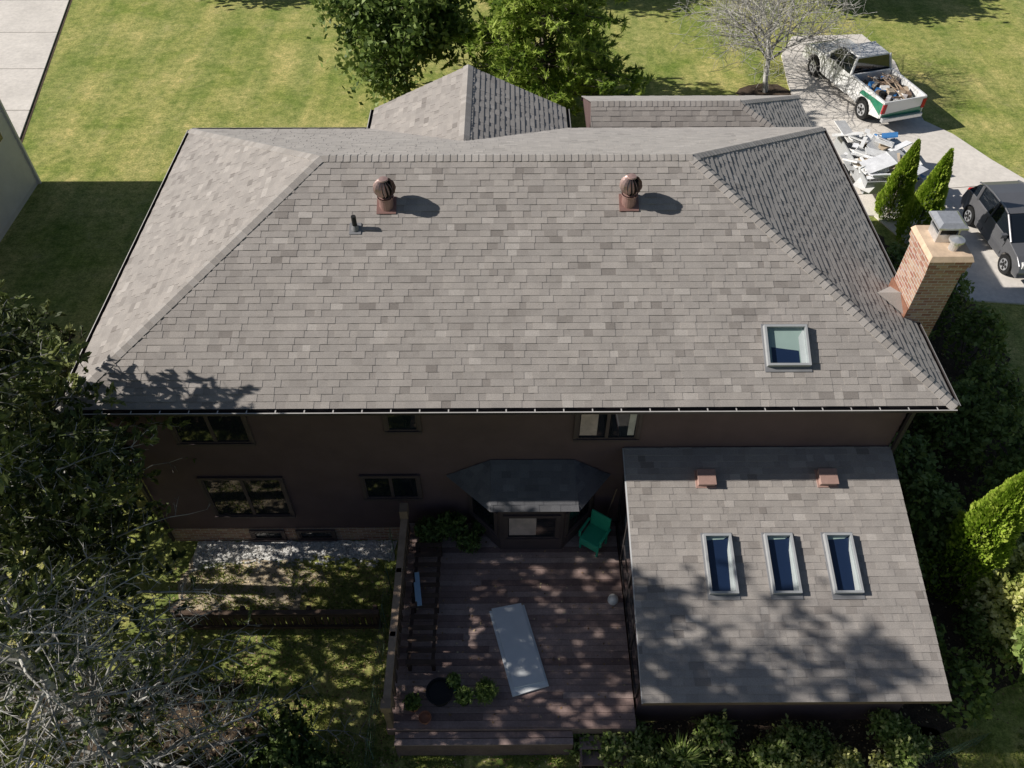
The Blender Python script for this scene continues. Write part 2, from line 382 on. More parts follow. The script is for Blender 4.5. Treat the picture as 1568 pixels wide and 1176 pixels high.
for i in range(4):
    ya=6.45+i*1.06; yb=ya+.98; zt=sz_(ya)-.28
    sg.bx(2.53,2.57,ya-.04,ya,.95,zt+.05,0); sg.bx(2.53,2.57,yb,yb+.04,.95,zt+.05,0)
    sg.bx(2.53,2.57,ya,yb,zt,zt+.05,0); sg.bx(2.53,2.57,ya,yb,.9,.95,0); sg.bx(2.535,2.565,ya,yb,1.6,1.63,0)
    sg.poly([(2.55,ya,.95),(2.55,yb,.95),(2.55,yb,zt),(2.55,ya,zt)],1)
for i in range(4):
    xa=2.9+i*1.25; sg.bx(xa,xa+1.1,6.26,6.295,1.0,1.05,0); sg.bx(xa,xa+1.1,6.26,6.295,2.05,2.1,0); sg.poly([(xa,6.28,1.05),(xa+1.1,6.28,1.05),(xa+1.1,6.28,2.05),(xa,6.28,2.05)],1)
sg.obj('sunroom_windows',[M_gutter,M_glass],house)

def slopeM(x,y,z,sl):
    u=V((0,1,sl)).normalized(); a=V((1,0,0)); n=a.cross(u)
    return Matrix(((a.x,u.x,n.x,x),(a.y,u.y,n.y,y),(a.z,u.z,n.z,z),(0,0,0,1)))
def skylight(name,x,y,z,sl,w,l,floor):
    M=slopeM(x,y,z,sl); k=MB(); t=.045; h=.13
    k.bx(-w/2-.035,w/2+.035,-l/2-.1,l/2+.05,.0,.024,2,M=M)
    k.bx(-w/2,w/2,-l/2,-l/2+t,.024,h,0,M=M); k.bx(-w/2,w/2,l/2-t,l/2,.024,h,0,M=M)
    k.bx(-w/2,-w/2+t,-l/2+t,l/2-t,.024,h,0,M=M); k.bx(w/2-t,w/2,-l/2+t,l/2-t,.024,h,0,M=M)
    a,b=w/2-t,l/2-t
    Q=lambda pts,m: k.poly([M@V(p) for p in pts],m)
    if floor==1:
        Q([(-a,-b,.03),(a,-b,.03),(a,b,.03),(-a,b,.03)],4)
        Q([(-a*.8,-b,.034),(a*.62,-b,.034),(a*.62,-b*.25,.034),(-a*.8,-b*.05,.034)],1)
        Q([(a*.68,-b,.034),(a,-b,.034),(a,b,.034),(a*.68,b*.5,.034)],3)
    else:
        Q([(-a,-b,.03),(a,-b,.03),(a,b,.03),(-a,b,.03)],1)
        Q([(a*.62,-b,.034),(a,-b,.034),(a,b*.9,.034),(a*.78,b*.5,.034)],3)
        Q([(-a,b*.88,.034),(a*.6,b*.92,.034),(a*.9,b,.034),(-a,b,.034)],4)
    Q([(-a,-b,h-.02),(a,-b,h-.02),(a,b,h-.02),(-a,b,h-.02)],5)
    return k.obj(name,[M_lgrey,M_glassb,M_flash,M_white,M_teal,M_pane],house)
M_teal=mat('skylight_shaft',(.46,.56,.51),.6,2,.05)
M_pane=bpy.data.materials.new('clear_pane'); M_pane.use_nodes=True
nt=M_pane.node_tree; N=nt.nodes; L=nt.links
tr=N.new('ShaderNodeBsdfTransparent'); tr.inputs[0].default_value=(.88,.92,.92,1); gs=N.new('ShaderNodeBsdfGlossy'); gs.inputs['Roughness'].default_value=.02
ms=N.new('ShaderNodeMixShader'); ms.inputs[0].default_value=.08
L.new(tr.outputs[0],ms.inputs[1]); L.new(gs.outputs[0],ms.inputs[2]); L.new(ms.outputs[0],N['Material Output'].inputs['Surface'])
skylight('skylight',5.43,11.29,EZ+(11.29-10.19)*SL,SL,.84,.84,1)
for x in(4.17,5.40,6.60): skylight('skylight',x,8.24,sz_(8.24),.2437,.56,1.2,0)
def turbine(x,y):
    z=EZ+(y-10.19)*SL; k=MB(); M=slopeM(x,y,z,SL)
    k.bx(-.2,.2,-.2,.2,.0,.03,0,.1,M=M)
    k.lathe((x,y,z),[(.15,-.08),(.15,.2),(.17,.21),(.17,.24)],20,0,.2)
    k.lathe((x,y,z+.44),[(.10,-.2),(.15,-.1),(.16,0),(.14,.12),(.02,.17)],16,1)
    nb=15
    for i in range(nb):
        t0=2*math.pi*i/nb; prev=None
        for j in range(9):
            ph=math.pi*(.1+.8*j/8); r=.235*math.sin(ph); zz=.2*math.cos(ph)
            ta=t0+.3*j/8; tb=ta+.24
            pa=V((x+r*math.cos(ta),y+r*math.sin(ta),z+.44+zz)); pb=V((x+(r-.05)*math.cos(tb),y+(r-.05)*math.sin(tb),z+.44+zz))
            if prev: k.poly([prev[0],prev[1],pb,pa],0,.9)
            prev=(pa,pb)
    k.lathe((x,y,z+.44),[(.1,.19),(.09,.215),(.0,.225)],18,0,.6); k.lathe((x,y,z+.44),[(.13,-.22),(.15,-.19),(.1,-.18)],18,0,.3)
    k.obj('turbine_vent',[M_brown,M_black],house)
turbine(-2.5,14.12); turbine(2.5,14.16)
k=MB(); z=EZ+(13.64-10.19)*SL; k.bx(-.12,.12,-.13,.13,0,.02,1,M=slopeM(-3.12,13.64,z,SL)); k.tube((-3.12,13.64,z-.05),(-3.12,13.64,z+.32),.05,n=14,m=0); k.tube((-3.12,13.64,z),(-3.12,13.64,z+.1),.085,.055,n=14,m=1); k.obj('vent_pipe',[M_dark,M_flash],house)
for x in(4.1,6.63):
    y=10.0; M=slopeM(x,y,sz_(y),.2437); k=MB(); k.bx(-.22,.22,-.2,.2,0,.02,0,M=M); k.box((0,0,.08),(.36,.32,.12),0,.5,M,top=.86); k.bx(-.19,.19,-.18,.17,.14,.165,0,M=M); k.obj('box_vent',M_boxv,house,bevel=.01)
k=MB(); cx0,cx1,cy0,cy1=8.28,9.0,12.5,13.45; CT=7.28
k.bx(cx0,cx1,cy0,cy1,0,CT-.3,0); k.bx(cx0-.03,cx1+.03,cy0-.03,cy1+.03,CT-.3,CT-.15,0); k.bx(cx0-.06,cx1+.06,cy0-.06,cy1+.06,CT-.15,CT,0)
k.obj('chimney_brick',M_brick,house,boxuv=True)
k=MB(); k.box(((cx0+cx1)/2,(cy0+cy1)/2,CT+.05),(cx1-cx0+.16,cy1-cy0+.16,.1),0,.5,top=.9); k.obj('chimney_crown',mat('chimney_crown_mortar',(.66,.50,.36),.9,5,.15),house)
k=MB(); fx,fy=(cx0+cx1)/2,cy1-.33
k.bx(fx-.2,fx+.2,fy-.2,fy+.2,CT+.1,CT+.28,0); 
for sx in(-1,1):
    for sy in(-1,1): k.bx(fx+sx*.19-.015,fx+sx*.19+.015,fy+sy*.19-.015,fy+sy*.19+.015,CT+.28,CT+.46,0)
k.bx(fx-.17,fx+.17,fy-.17,fy+.17,CT+.28,CT+.42,1)
k.bx(fx-.29,fx+.29,fy-.29,fy+.29,CT+.46,CT+.50,0); k.box((fx,fy,CT+.53),(.56,.56,.06),0,.5,top=.7)
k.lathe((fx+.08,cy0+.22,CT+.1),[(.09,0),(.09,.2),(.15,.2),(.15,.24),(.0,.29)],14,0)
k.obj('chimney_cap',[M_steel,M_black],house)
k=MB()
k.bx(cx0-.03,cx0-.002,cy0-.03,cy1+.03,5.5,6.0,0)
k.obj('chimney_flashing',M_copper,house)
k=MB(); za=EZ+(8.57-7.75)*.497; P1=V((7.75,12.95,za+.03)); 
e1=V((8.26,12.52,5.80)); e2=V((8.26,13.42,5.80)); r2=V((8.26,12.97,6.02))
k.poly([P1,e1,r2],0,.3); k.poly([P1,r2,e2],0,.4)
k.obj('chimney_cricket',M_cap,house)

# ============================================================ neighbour
nb=empty('neighbouring_house')
k=MB(); k.bx(-26,-17.3,13.5,25.95,0,5.0,0); k.bx(-17.29,-17.26,24.2,25.2,2.3,3.6,1); k.bx(-17.3,-17.2,25.87,25.96,0,5,2)
z=.2
while z<4.9:
    k.poly([(-17.27,13.5,z),(-17.27,25.86,z),(-17.295,25.86,z+.2),(-17.295,13.5,z+.2)],0); z+=.2
k.obj('walls',[M_cream,M_glass,M_white],nb)
k=MB(); a=[V((-26.4,13.1,5)),V((-16.9,13.1,5)),V((-16.9,26.3,5)),V((-26.4,26.3,5))]; r1=V((-21.6,17.5,7.2)); r2=V((-21.6,22,7.2))
for f in ([a[0],a[1],r1],[a[1],a[2],r2,r1],[a[2],a[3],r2],[a[3],a[0],r1,r2]): roof_face(k,f,expo=.3)
k.obj('roof',M_shingle,nb)

# ============================================================ ground
k=MB(); k.poly([(-600,-600,0),(600,-600,0),(600,900,0),(-600,900,0)]); k.obj('ground_lawn',M_lawn)
def sheet(name,pts,m,z=.004,jit=0,sub=.5,parent=None):
    k=MB(); P=[]
    n=len(pts)
    for i in range(n):
        a=V((*pts[i],0)); b=V((*pts[(i+1)%n],0)); s=max(1,int((b-a).length/sub)) if jit else 1
        for j in range(s):
            p=a.lerp(b,j/s)
            if jit: p+=V((U(-jit,jit),U(-jit,jit),0))
            P.append((p.x,p.y,z))
    k.poly(P); return k.obj(name,m,parent)
def slab(name,pts,m,z=.05):
    k=MB(); k.poly([(x,y,z) for x,y in pts]); n=len(pts)
    for i in range(n):
        a,b=pts[i],pts[(i+1)%n]; k.poly([(a[0],a[1],z),(b[0],b[1],z),(b[0],b[1],-.02),(a[0],a[1],-.02)])
    return k.obj(name,m)
drive=[(12.0,29),(11.9,31),(12.0,33),(12.3,35.6),(13.2,37.4),(16.5,37.6),(17.2,35),(16.9,32),(16.8,30),(17.6,29.0),(18.4,27.2),(19.3,25.6),(22,23.6),(30,20),(30,15.5),(19,18.9),(16.3,19.1),(14.5,19.3),(13.9,21.2),(12.9,23.7),(9.5,24.0),(9.4,26.5),(11.5,27.2)]
slab('driveway',drive,M_conc)
slab('neighbour_driveway',[(-19.0,28.1),(-21.7,41.6),(-23.5,52),(-31,52),(-28,28.1)],M_conc)
k=MB(); 
for (a,b2) in (((-19.0,28.1),(-21.7,41.6)),((-21.7,41.6),(-23.5,52))):
    a=V((*a,0));b2=V((*b2,0)); k.poly([a+V((.02,0,.006)),b2+V((.02,0,.006)),b2+V((.14,0,.006)),a+V((.14,0,.006))])
for y in (31,34.5,38,41.5): k.poly([(-28,y,.053),(-19.55-(y-31)*.2,y,.053),(-19.55-(y-31)*.2,y+.03,.053),(-28,y+.03,.053)])
k.obj('driveway_edging_and_joints',M_mulch)
k=MB()
for (x0,y0,x1,y1) in ((9.5,24.6,18.6,25.6),(12,30.2,16.8,30.2),(12.3,34,17,34)):
    d=V((x1-x0,y1-y0,0)).normalized(); s_=V((-d.y,d.x,0))*.012; a=V((x0,y0,.054)); b2=V((x1,y1,.054)); k.poly([a-s_,b2-s_,b2+s_,a+s_])
k.obj('driveway_joints',M_mulch)
sheet('gravel_bed',[(-7.6,10.68),(-2.8,10.68),(-2.8,10.15),(-3.6,10.2),(-4.5,10.3),(-5.5,10.15),(-6.4,10.2),(-7.6,9.8)],mat('gravel_base',(.66,.65,.62),.95,12,.3,.6,40),.006,.06,.2)
sheet('dirt_patch',[(-7.6,10.3),(-6,10.3),(-5,10.1),(-4.4,9.6),(-4.9,9.2),(-4.7,8.8),(-6.3,8.9),(-7.8,8.6)],M_dirt,.005,.15,.2)
sheet('mulch_bed',[(-20,7.2),(-6,7.2),(-4.9,6.4),(-4.2,5.7),(-3.6,4.8),(-3.4,3),(-3,-3),(-20,-3)],M_mulch,.004,.2,.3)
sheet('mulch_bed',[(1.3,6.3),(8.2,6.3),(9.0,6.0),(9.1,5.2),(7.5,4.6),(3.6,4.7),(1.5,5.1)],M_mulch,.004,.12,.3)
sheet('mulch_bed',[(8.1,5.9),(9.6,6.1),(11.5,7.5),(14,10),(15,18.8),(13.3,21.0),(12.6,23),(8.2,24)],M_mulch,.004,.12,.3)
sheet('mulch_bed',[(-7,22.8),(-4.5,24.0),(-4.2,26),(-2.6,28.5),(-1.5,31.5),(.5,32),(1.5,29),(2.3,24),(2,20),(-3.6,20)],M_mulch,.004,.25,.3)
sheet('mulch_bed',[(10.9+1.2*math.cos(t*.52),32.2+.9*math.sin(t*.52)) for t in range(12)],M_mulch,.004,.08,.3)

# ------------------------------------------------------------ vegetation
class QB:
    def __init__(s): s.V=[];s.F=[];s.M=[];s.T=[];s.n=0;s.seg=[]
    def add(s,Vv,F,m,t):
        s.V.append(Vv.reshape(-1,3)); s.F.append(F+s.n); s.n+=Vv.reshape(-1,3).shape[0]; s.M.append(np.full(len(F),m)); s.T.append(t)
    def segs(s,sides=4,m=0):
        if not s.seg: return
        a=np.array([list(x[0])+list(x[1])+[x[2],x[3]] for x in s.seg],float); p0=a[:,:3];p1=a[:,3:6];r0=a[:,6];r1=a[:,7]
        d=p1-p0; d/=np.linalg.norm(d,axis=1)[:,None]+1e-9
        h=np.where(np.abs(d[:,2:3])<.9,np.array([[0,0,1.]]),np.array([[1.,0,0]])); u=np.cross(d,h); u/=np.linalg.norm(u,axis=1)[:,None]; w=np.cross(d,u)
        n=len(a); Vv=np.zeros((n,2,sides,3))
        for k in range(sides):
            t=2*math.pi*k/sides; o=u*math.cos(t)+w*math.sin(t)
            Vv[:,0,k]=p0+o*r0[:,None]; Vv[:,1,k]=p1+o*r1[:,None]
        base=np.arange(n)[:,None]*2*sides; F=[]
        for k in range(sides):
            k2=(k+1)%sides; F.append(np.concatenate([base+k,base+k2,base+sides+k2,base+sides+k],1))
        F=np.concatenate(F,0); tn=rng.random(n); s.add(Vv,F,m,np.tile(tn,sides)); s.seg=[]
    def leaves(s,P,size,asp=.5,m=1,tone=None,dirs=None,dj=.5,up=.4,nrm=None):
        P=np.asarray(P,float); n=len(P)
        if n==0: return
        t=rng.normal(size=(n,3)); 
        if dirs is not None: t=np.asarray(dirs)+t*dj
        t/=np.linalg.norm(t,axis=1)[:,None]+1e-9
        g=rng.normal(size=(n,3)); 
        if nrm is not None: g=g*.6+nrm
        g[:,2]+=up
        b=np.cross(t,g); b/=np.linalg.norm(b,axis=1)[:,None]+1e-9
        sz=size*rng.uniform(.6,1.3,n)[:,None]
        Vv=np.stack([P-t*sz*.5,P+b*sz*asp*.5+t*sz*.05,P+t*sz*.5,P-b*sz*asp*.5+t*sz*.05],1)
        F=np.arange(n)[:,None]*4+np.arange(4)[None]
        if tone is None: tone=rng.random(n)
        s.add(Vv,F,m,np.clip(tone,0,1))
    def obj(s,name,mats,parent=None):
        s.segs()
        Vv=np.concatenate(s.V);F=np.concatenate(s.F).astype(np.int32);M=np.concatenate(s.M).astype(np.int32);T=np.concatenate(s.T).astype(np.float32)
        me=bpy.data.meshes.new(name); me.vertices.add(len(Vv)); me.vertices.foreach_set('co',Vv.astype(np.float32).ravel())
        me.loops.add(F.size); me.loops.foreach_set('vertex_index',F.ravel()); me.polygons.add(len(F))
        me.polygons.foreach_set('loop_start',np.arange(len(F),dtype=np.int32)*4)
        try: me.polygons.foreach_set('loop_total',np.full(len(F),4,np.int32))
        except Exception: pass
        for m in mats: me.materials.append(m)
        me.polygons.foreach_set('material_index',M)
        a=me.attributes.new('tone','FLOAT','FACE'); a.data.foreach_set('value',T)
        me.update(calc_edges=True); me.validate()
        return link(bpy.data.objects.new(name,me),parent)
def rv(s=1): return V((random.gauss(0,s),random.gauss(0,s),random.gauss(0,s)))

def conifer(name,base,H,rad,zmin,nbr,prob,mats,tw=.2,leafn=7,lsize=.1,lasp=.35,droop=.25,sub=.11,segr=1.0,bare=1.0,trunk=.17,rise=.18,tb=.45,up=.5,hpow=1.0):
    q=QB(); base=V(base); P=[];Dr=[];T=[]
    prev=base
    for i in range(1,11):
        p=base+V((0,0,H*i/10))+rv(.03); q.seg.append((prev,p,trunk*(1-(i-1)/10.3),trunk*(1-i/10.3))); prev=p
    for i in range(nbr):
        hf=((i+.5)/nbr)**hpow; z=zmin+(H-zmin)*hf; az=i*2.39996+U(-.4,.4); R=rad(hf)*U(.6,1.15)
        out=V((math.cos(az),math.sin(az),0)); side=V((-out.y,out.x,0)); st=base+V((0,0,z))
        K=max(4,int(R/.3)); pts=[]; bend=U(-.35,.35); dr=droop*U(.5,1.4)
        for k2 in range(K+1):
            s=k2/K; pts.append(st+out*R*s+side*bend*R*s*s+V((0,0,rise*R*math.sin(s*2.2)-dr*R*s*s))+rv(.02*(s>0)))
        for k2 in range(K): q.seg.append((pts[k2],pts[k2+1],(.010+.011*R)*(1-k2/(K+.5)),(.010+.011*R)*(1-(k2+1)/(K+.5))))
        s=.22
        while s<1:
            fi=s*K; a=int(fi); c=pts[a].lerp(pts[min(a+1,K)],fi-a)
            for sd in(-1,1):
                Lw=(.42*R*(1-s)+.22)*U(.6,1.15); d=(out*U(.4,.8)+side*sd*U(.6,1)+V((0,0,U(-.25,.25)))).normalized()
                m=c+d*Lw*.5+rv(.02); e=m+(d+rv(.15)+V((0,0,-.1))).normalized()*Lw*.5
                green=R_()<prob(m)
                if not green and R_()>bare: continue
                q.seg.append((c,m,.008*segr,.006*segr)); q.seg.append((m,e,.006*segr,.003*segr))
                u=.15; tt=tb+.9*mnoise.noise(m*1.3)+U(-.15,.15)
                while u<1:
                    pp=c.lerp(e,u); sl=U(.10,.26)*(1.2-u*.5); dd=(d*.7+rv(.5)).normalized(); ee=pp+dd*sl
                    q.seg.append((pp,ee,.0045*segr,.002*segr))
                    if green:
                        for _ in range(leafn):
                            w=U(.1,1.15); P.append(pp.lerp(ee,w)+rv(.02)); Dr.append(dd+V((0,0,.2))); T.append(tt+U(-.25,.3))
                    u+=sub/Lw
            s+=tw/R
    if P: q.leaves(np.array([tuple(p) for p in P]),lsize,lasp,1,np.array(T),np.array([tuple(p) for p in Dr]),.45,up)
    return q.obj(name,mats)

def treegrow(name,base,H,mats,seed=1,leafn=10,lsize=.12,lasp=.6,levels=3,spread=.8,crown=1.0,blob=.2,trunk=.1,Ltr=.4,kids=(3,3,2),tip=.008,upb=.15):
    random.seed(seed); q=QB(); P=[];T=[]
    def g(p,d,L,r,lev):
        ns=5 if lev<2 else 3
        for i in range(ns):
            d=(d+rv(.12)+V((0,0,upb*.3))).normalized(); e=p+d*L/ns; r2=max(tip*.5,r*(1-.12*(1 if lev else .6)))
            q.seg.append((p,e,r,r2)); r=r2; p=e
            if lev<levels and (i>=(2 if lev==0 else 1)):
                kk=kids[min(lev,len(kids)-1)]
                a0=U(0,6.28)
                for j in range(kk):
                    ax=d.orthogonal().normalized(); ax.rotate(Matrix.Rotation(a0+j*6.28/kk+U(-.4,.4),3,d))
                    nd=(d*U(.45,.8)+ax*spread*U(.7,1.2)+V((0,0,upb))).normalized()
                    g(e,nd,L*U(.5,.75)*crown if lev==0 else L*U(.5,.72),r*.6,lev+1)
            if lev>=levels-1 and leafn:
                tt=.5+.9*mnoise.noise(p*1.1)+U(-.2,.2)
                for _ in range(leafn):
                    P.append(p+rv(blob)); T.append(tt+U(-.25,.25))
    g(V(base),V((U(-.06,.06),U(-.06,.06),1)).normalized(),H*Ltr,trunk,0)
    if P: q.leaves(np.array([tuple(p) for p in P]),lsize,lasp,1,np.array(T),None,0,.6)
    return q.obj(name,mats)

def lumps(name,centres,n,size,asp,m,stem=M_bark,up=.5,fl=.35,noise=1.6,seed=0,parent=None,inner=.25):
    q=QB(); vol=[c[3]*c[4]+c[4]*c[5] for c in centres]; tot=sum(vol)
    for c,vv in zip(centres,vol):
        k=int(n*vv/tot); d=rng.normal(size=(k,3)); d/=np.linalg.norm(d,axis=1)[:,None]
        d[:,2]=np.where(d[:,2]<-.35,-d[:,2],d[:,2])
        f=np.array([mnoise.noise(V((x*noise*2+c[0]+seed,y*noise*2+c[1],z*noise*2+c[2]))) for x,y,z in d])
        f2=np.array([mnoise.noise(V((x*noise*5+c[0],y*noise*5+c[1]+seed,z*noise*5))) for x,y,z in d])
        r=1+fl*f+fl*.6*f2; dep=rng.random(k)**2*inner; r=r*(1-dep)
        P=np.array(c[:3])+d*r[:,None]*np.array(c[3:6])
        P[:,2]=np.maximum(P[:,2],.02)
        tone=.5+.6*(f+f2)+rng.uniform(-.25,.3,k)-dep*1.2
        keep=(f2>-.32)|(rng.random(k)<.25)
        q.leaves(P[keep],size,asp,1,tone[keep],None,0,up,d[keep])
        for j in range(7):
            a=U(0,6.28); q.seg.append((V((c[0],c[1],0)),V((c[0]+math.cos(a)*c[3]*.6,c[1]+math.sin(a)*c[4]*.6,c[2]+U(-.2,.4)*c[5])),.02,.008))
    return q.obj(name,[stem,m],parent)
def arborvitae(name,x,y,H,Rr,n=9000,m=None,lean=(0,0)):
    q=QB(); h=rng.random(n)**.8; a=rng.uniform(0,2*math.pi,n)
    rr=Rr*np.clip(np.minimum((1-h)**.75*1.05,.75+h*1.5),.03,1)
    f=np.array([mnoise.noise(V((math.cos(A)*2,math.sin(A)*2,hh*H*2.2+x))) for A,hh in zip(a,h)])
    f2=np.array([mnoise.noise(V((math.cos(A)*6,math.sin(A)*6,hh*H*5+x))) for A,hh in zip(a,h)])
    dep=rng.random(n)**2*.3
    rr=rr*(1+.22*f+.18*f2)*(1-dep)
    P=np.stack([x+np.cos(a)*rr+lean[0]*h,y+np.sin(a)*rr+lean[1]*h,.05+h*H],1)
    D=np.stack([np.cos(a)*.5,np.sin(a)*.5,np.ones(n)],1)
    Nn=np.stack([np.cos(a+1.57),np.sin(a+1.57),np.zeros(n)],1)
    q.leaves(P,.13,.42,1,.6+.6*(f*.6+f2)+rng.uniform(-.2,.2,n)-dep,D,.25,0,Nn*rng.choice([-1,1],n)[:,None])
    q.seg.append((V((x,y,0)),V((x,y,H*.9)),.06,.02))
    return q.obj(name,[M_bark,m or M_arb])

random.seed(3)
def gA(p):
    n=mnoise.noise(p*.62)+.5*mnoise.noise(p*1.5)
    if p.z>9.6: return .97 if n>-.12 else .0
    if p.z>4.4: return .97 if n>-.20 else .08
    return .8 if n>.2 else .04
def gA2(p):
    n=mnoise.noise(p*.7)+.5*mnoise.noise(p*1.5)
    if p.y>11.1 and p.z>6.3 and p.x>-9.3: return 0
    return .98 if n>-.34 else .1
conifer('evergreen_tree',(-8.9,7.1,0),13.4,lambda h: 3.3*(1-h)**.5+.25,3.2,105,gA,[M_greybark,M_conifer],tw=.27,leafn=10,lsize=.17,lasp=.44,droop=.15,sub=.15,bare=.35)
conifer('evergreen_tree',(-9.2,9.5,0),9.0,lambda h: 2.5*(1-h)**.5+.2,2.6,80,gA2,[M_greybark,M_conifer],tw=.27,leafn=10,lsize=.17,lasp=.44,droop=.12,sub=.15,bare=.25)
random.seed(5)
def gB(p):
    n=mnoise.noise(p*.8+V((5,0,0)))
    return .9 if n>.18 else .02
conifer('bare_spruce_tree',(-7.0,5.0,0),8.0,lambda h: 3.5*(1-h)**.6+.3,.8,80,gB,[M_greybark,M_conifer],tw=.28,leafn=8,lsize=.14,lasp=.42,droop=.24,sub=.14,segr=1.3,bare=.85)
random.seed(9)
conifer('evergreen_tree',(-10.9,12.7,0),6.2,lambda h: 1.9*(1-h)**.6+.2,.8,60,lambda p:.9,[M_bark,M_conifer],tw=.26,leafn=8,lsize=.17,lasp=.42,droop=.1,sub=.15)

treegrow('deciduous_tree',(-4.3,32.5,0),6.4,[M_bark,M_leaf],seed=11,leafn=9,lsize=.26,lasp=.6,levels=3,blob=.22,trunk=.11,Ltr=.42,kids=(4,3,2),crown=1.05,spread=.95,upb=.1)
random.seed(21)
conifer('pine_tree',(1.4,30.4,0),6.6,lambda h: 3.7*(1-h)**.4+.3,.9,125,lambda p:.98 if mnoise.noise(p*.9)>-.25 else 0,[M_bark,M_pine],tw=.34,leafn=11,lsize=.42,lasp=.16,droop=-.05,sub=.25,bare=.1,rise=.12,tb=.62,up=1.2)
treegrow('bare_tree',(10.9,32.4,0),6.2,[M_greybark,M_leaf],seed=31,leafn=0,levels=4,trunk=.12,Ltr=.36,kids=(4,3,2,2),spread=1.0,crown=1.5,tip=.013,upb=.08)
treegrow('deciduous_tree',(-.5,43.0,0),7,[M_bark,M_leaf],seed=41,leafn=9,lsize=.35,blob=.4,kids=(4,3,2))
treegrow('deciduous_tree',(14.0,42.6,0),7,[M_bark,M_leaf],seed=43,leafn=9,lsize=.35,blob=.4,kids=(4,3,2))
treegrow('deciduous_tree',(-16.5,43.8,0),6,[M_bark,M_leaf],seed=45,leafn=9,lsize=.35,blob=.4,kids=(4,3,2))

arborvitae('arborvitae',13.42,23.8,2.9,.6,9000); arborvitae('arborvitae',13.72,22.3,3.5,.66,10000); arborvitae('arborvitae',10.35,9.5,4.5,.85,16000)
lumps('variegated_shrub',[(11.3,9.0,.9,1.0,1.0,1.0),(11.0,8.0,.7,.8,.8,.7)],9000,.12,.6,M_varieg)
random.seed(17)
cs=[]
for i in range(22):
    y=7.0+i*.62; cs.append((U(9.4,13.2),y,U(.6,1.1),U(.7,1.1),U(.7,1.0),U(.8,1.3)))
cs+=[(9.3,6.7,.6,.6,.7,.7),(8.9,7.8,.5,.5,.6,.6),(8.8,9.3,.6,.5,.8,.7)]
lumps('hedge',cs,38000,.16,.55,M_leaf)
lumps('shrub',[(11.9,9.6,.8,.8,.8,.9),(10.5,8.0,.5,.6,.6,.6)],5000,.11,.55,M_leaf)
cs=[]
for i in range(34): cs.append((U(1.4,8.4),U(4.6,5.95),U(.15,.5),U(.2,.45),U(.2,.4),U(.2,.5)))
lumps('garden_perennials',cs,26000,.10,.5,M_garden,fl=.7)
lumps('flowering_perennials',[(U(3.5,7.9),U(4.7,5.6),.5,.2,.2,.22) for i in range(9)],2600,.08,.6,M_varieg,fl=.7)
cs=[]
for i in range(7): cs.append((-4.4+U(-1.2,.8),5.0+U(-.9,.6),U(.5,.9),U(.5,.75),U(.5,.7),U(.5,.8)))
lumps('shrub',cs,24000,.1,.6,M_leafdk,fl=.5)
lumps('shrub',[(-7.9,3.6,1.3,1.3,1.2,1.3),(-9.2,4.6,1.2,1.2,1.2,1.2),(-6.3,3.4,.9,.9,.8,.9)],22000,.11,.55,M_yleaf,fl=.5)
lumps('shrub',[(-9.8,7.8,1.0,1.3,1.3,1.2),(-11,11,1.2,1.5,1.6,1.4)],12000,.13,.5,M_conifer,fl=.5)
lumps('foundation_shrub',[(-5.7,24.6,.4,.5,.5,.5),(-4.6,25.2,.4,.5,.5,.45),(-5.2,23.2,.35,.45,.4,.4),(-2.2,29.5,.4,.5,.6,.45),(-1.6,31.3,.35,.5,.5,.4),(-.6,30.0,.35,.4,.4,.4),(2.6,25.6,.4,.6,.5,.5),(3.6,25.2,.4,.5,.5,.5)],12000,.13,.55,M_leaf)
lumps('deck_plants',[(-1.8,10.2,1.15,.3,.3,.35),(-1.35,10.3,1.2,.35,.25,.4),(-.95,10.0,1.05,.25,.2,.3)],4500,.11,.4,M_leafdk,fl=.6)

q=QB(); n=260; a=rng.uniform(0,6.28,n); r=rng.uniform(.05,.3,n)
P=np.stack([3.4+np.cos(a)*r,5.35+np.sin(a)*r,.2+rng.uniform(0,.45,n)],1); D=np.stack([np.cos(a)*.8,np.sin(a)*.8,np.full(n,.8)],1)
q.leaves(P,.6,.08,1,None,D,.1,.1); q.seg.append((V((3.4,5.35,0)),V((3.4,5.35,.3)),.02,.01)); q.obj('spiky_perennial',[M_bark,M_garden])

def scatter(name,boxes,n,size,asp,m,z=.012,up=6):
    q=QB()
    for (x0,x1,y0,y1,zz,w) in boxes:
        k=int(n*w); P=np.stack([rng.uniform(x0,x1,k),rng.uniform(y0,y1,k),np.full(k,zz)+rng.uniform(.003,.02,k)],1)
        t=np.stack([rng.normal(size=k),rng.normal(size=k),rng.normal(size=k)*.15],1); q.leaves(P,size,asp,0,None,t,.0,up)
    return q.obj(name,[m])
scatter('fallen_leaves',[(-8,-2.6,3,10,0,.5),(-2.4,2.4,5.9,10.6,.8,.03),(1,9,4.6,6.3,0,.12),(8.2,13,6,20,0,.2),(-3.5,2.5,4,5.8,0,.15)],9000,.055,.6,M_litter)
q=MB()
for i in range(2200):
    x=U(-7.6,-2.85); y=10.66-abs(random.gauss(0,.25)); s=U(.015,.04)
    q.box((x,y,.01+s*.5),(s*2,s*1.6,s*1.3),0,R_(),top=.6)
q.obj('white_stones',M_gravel)

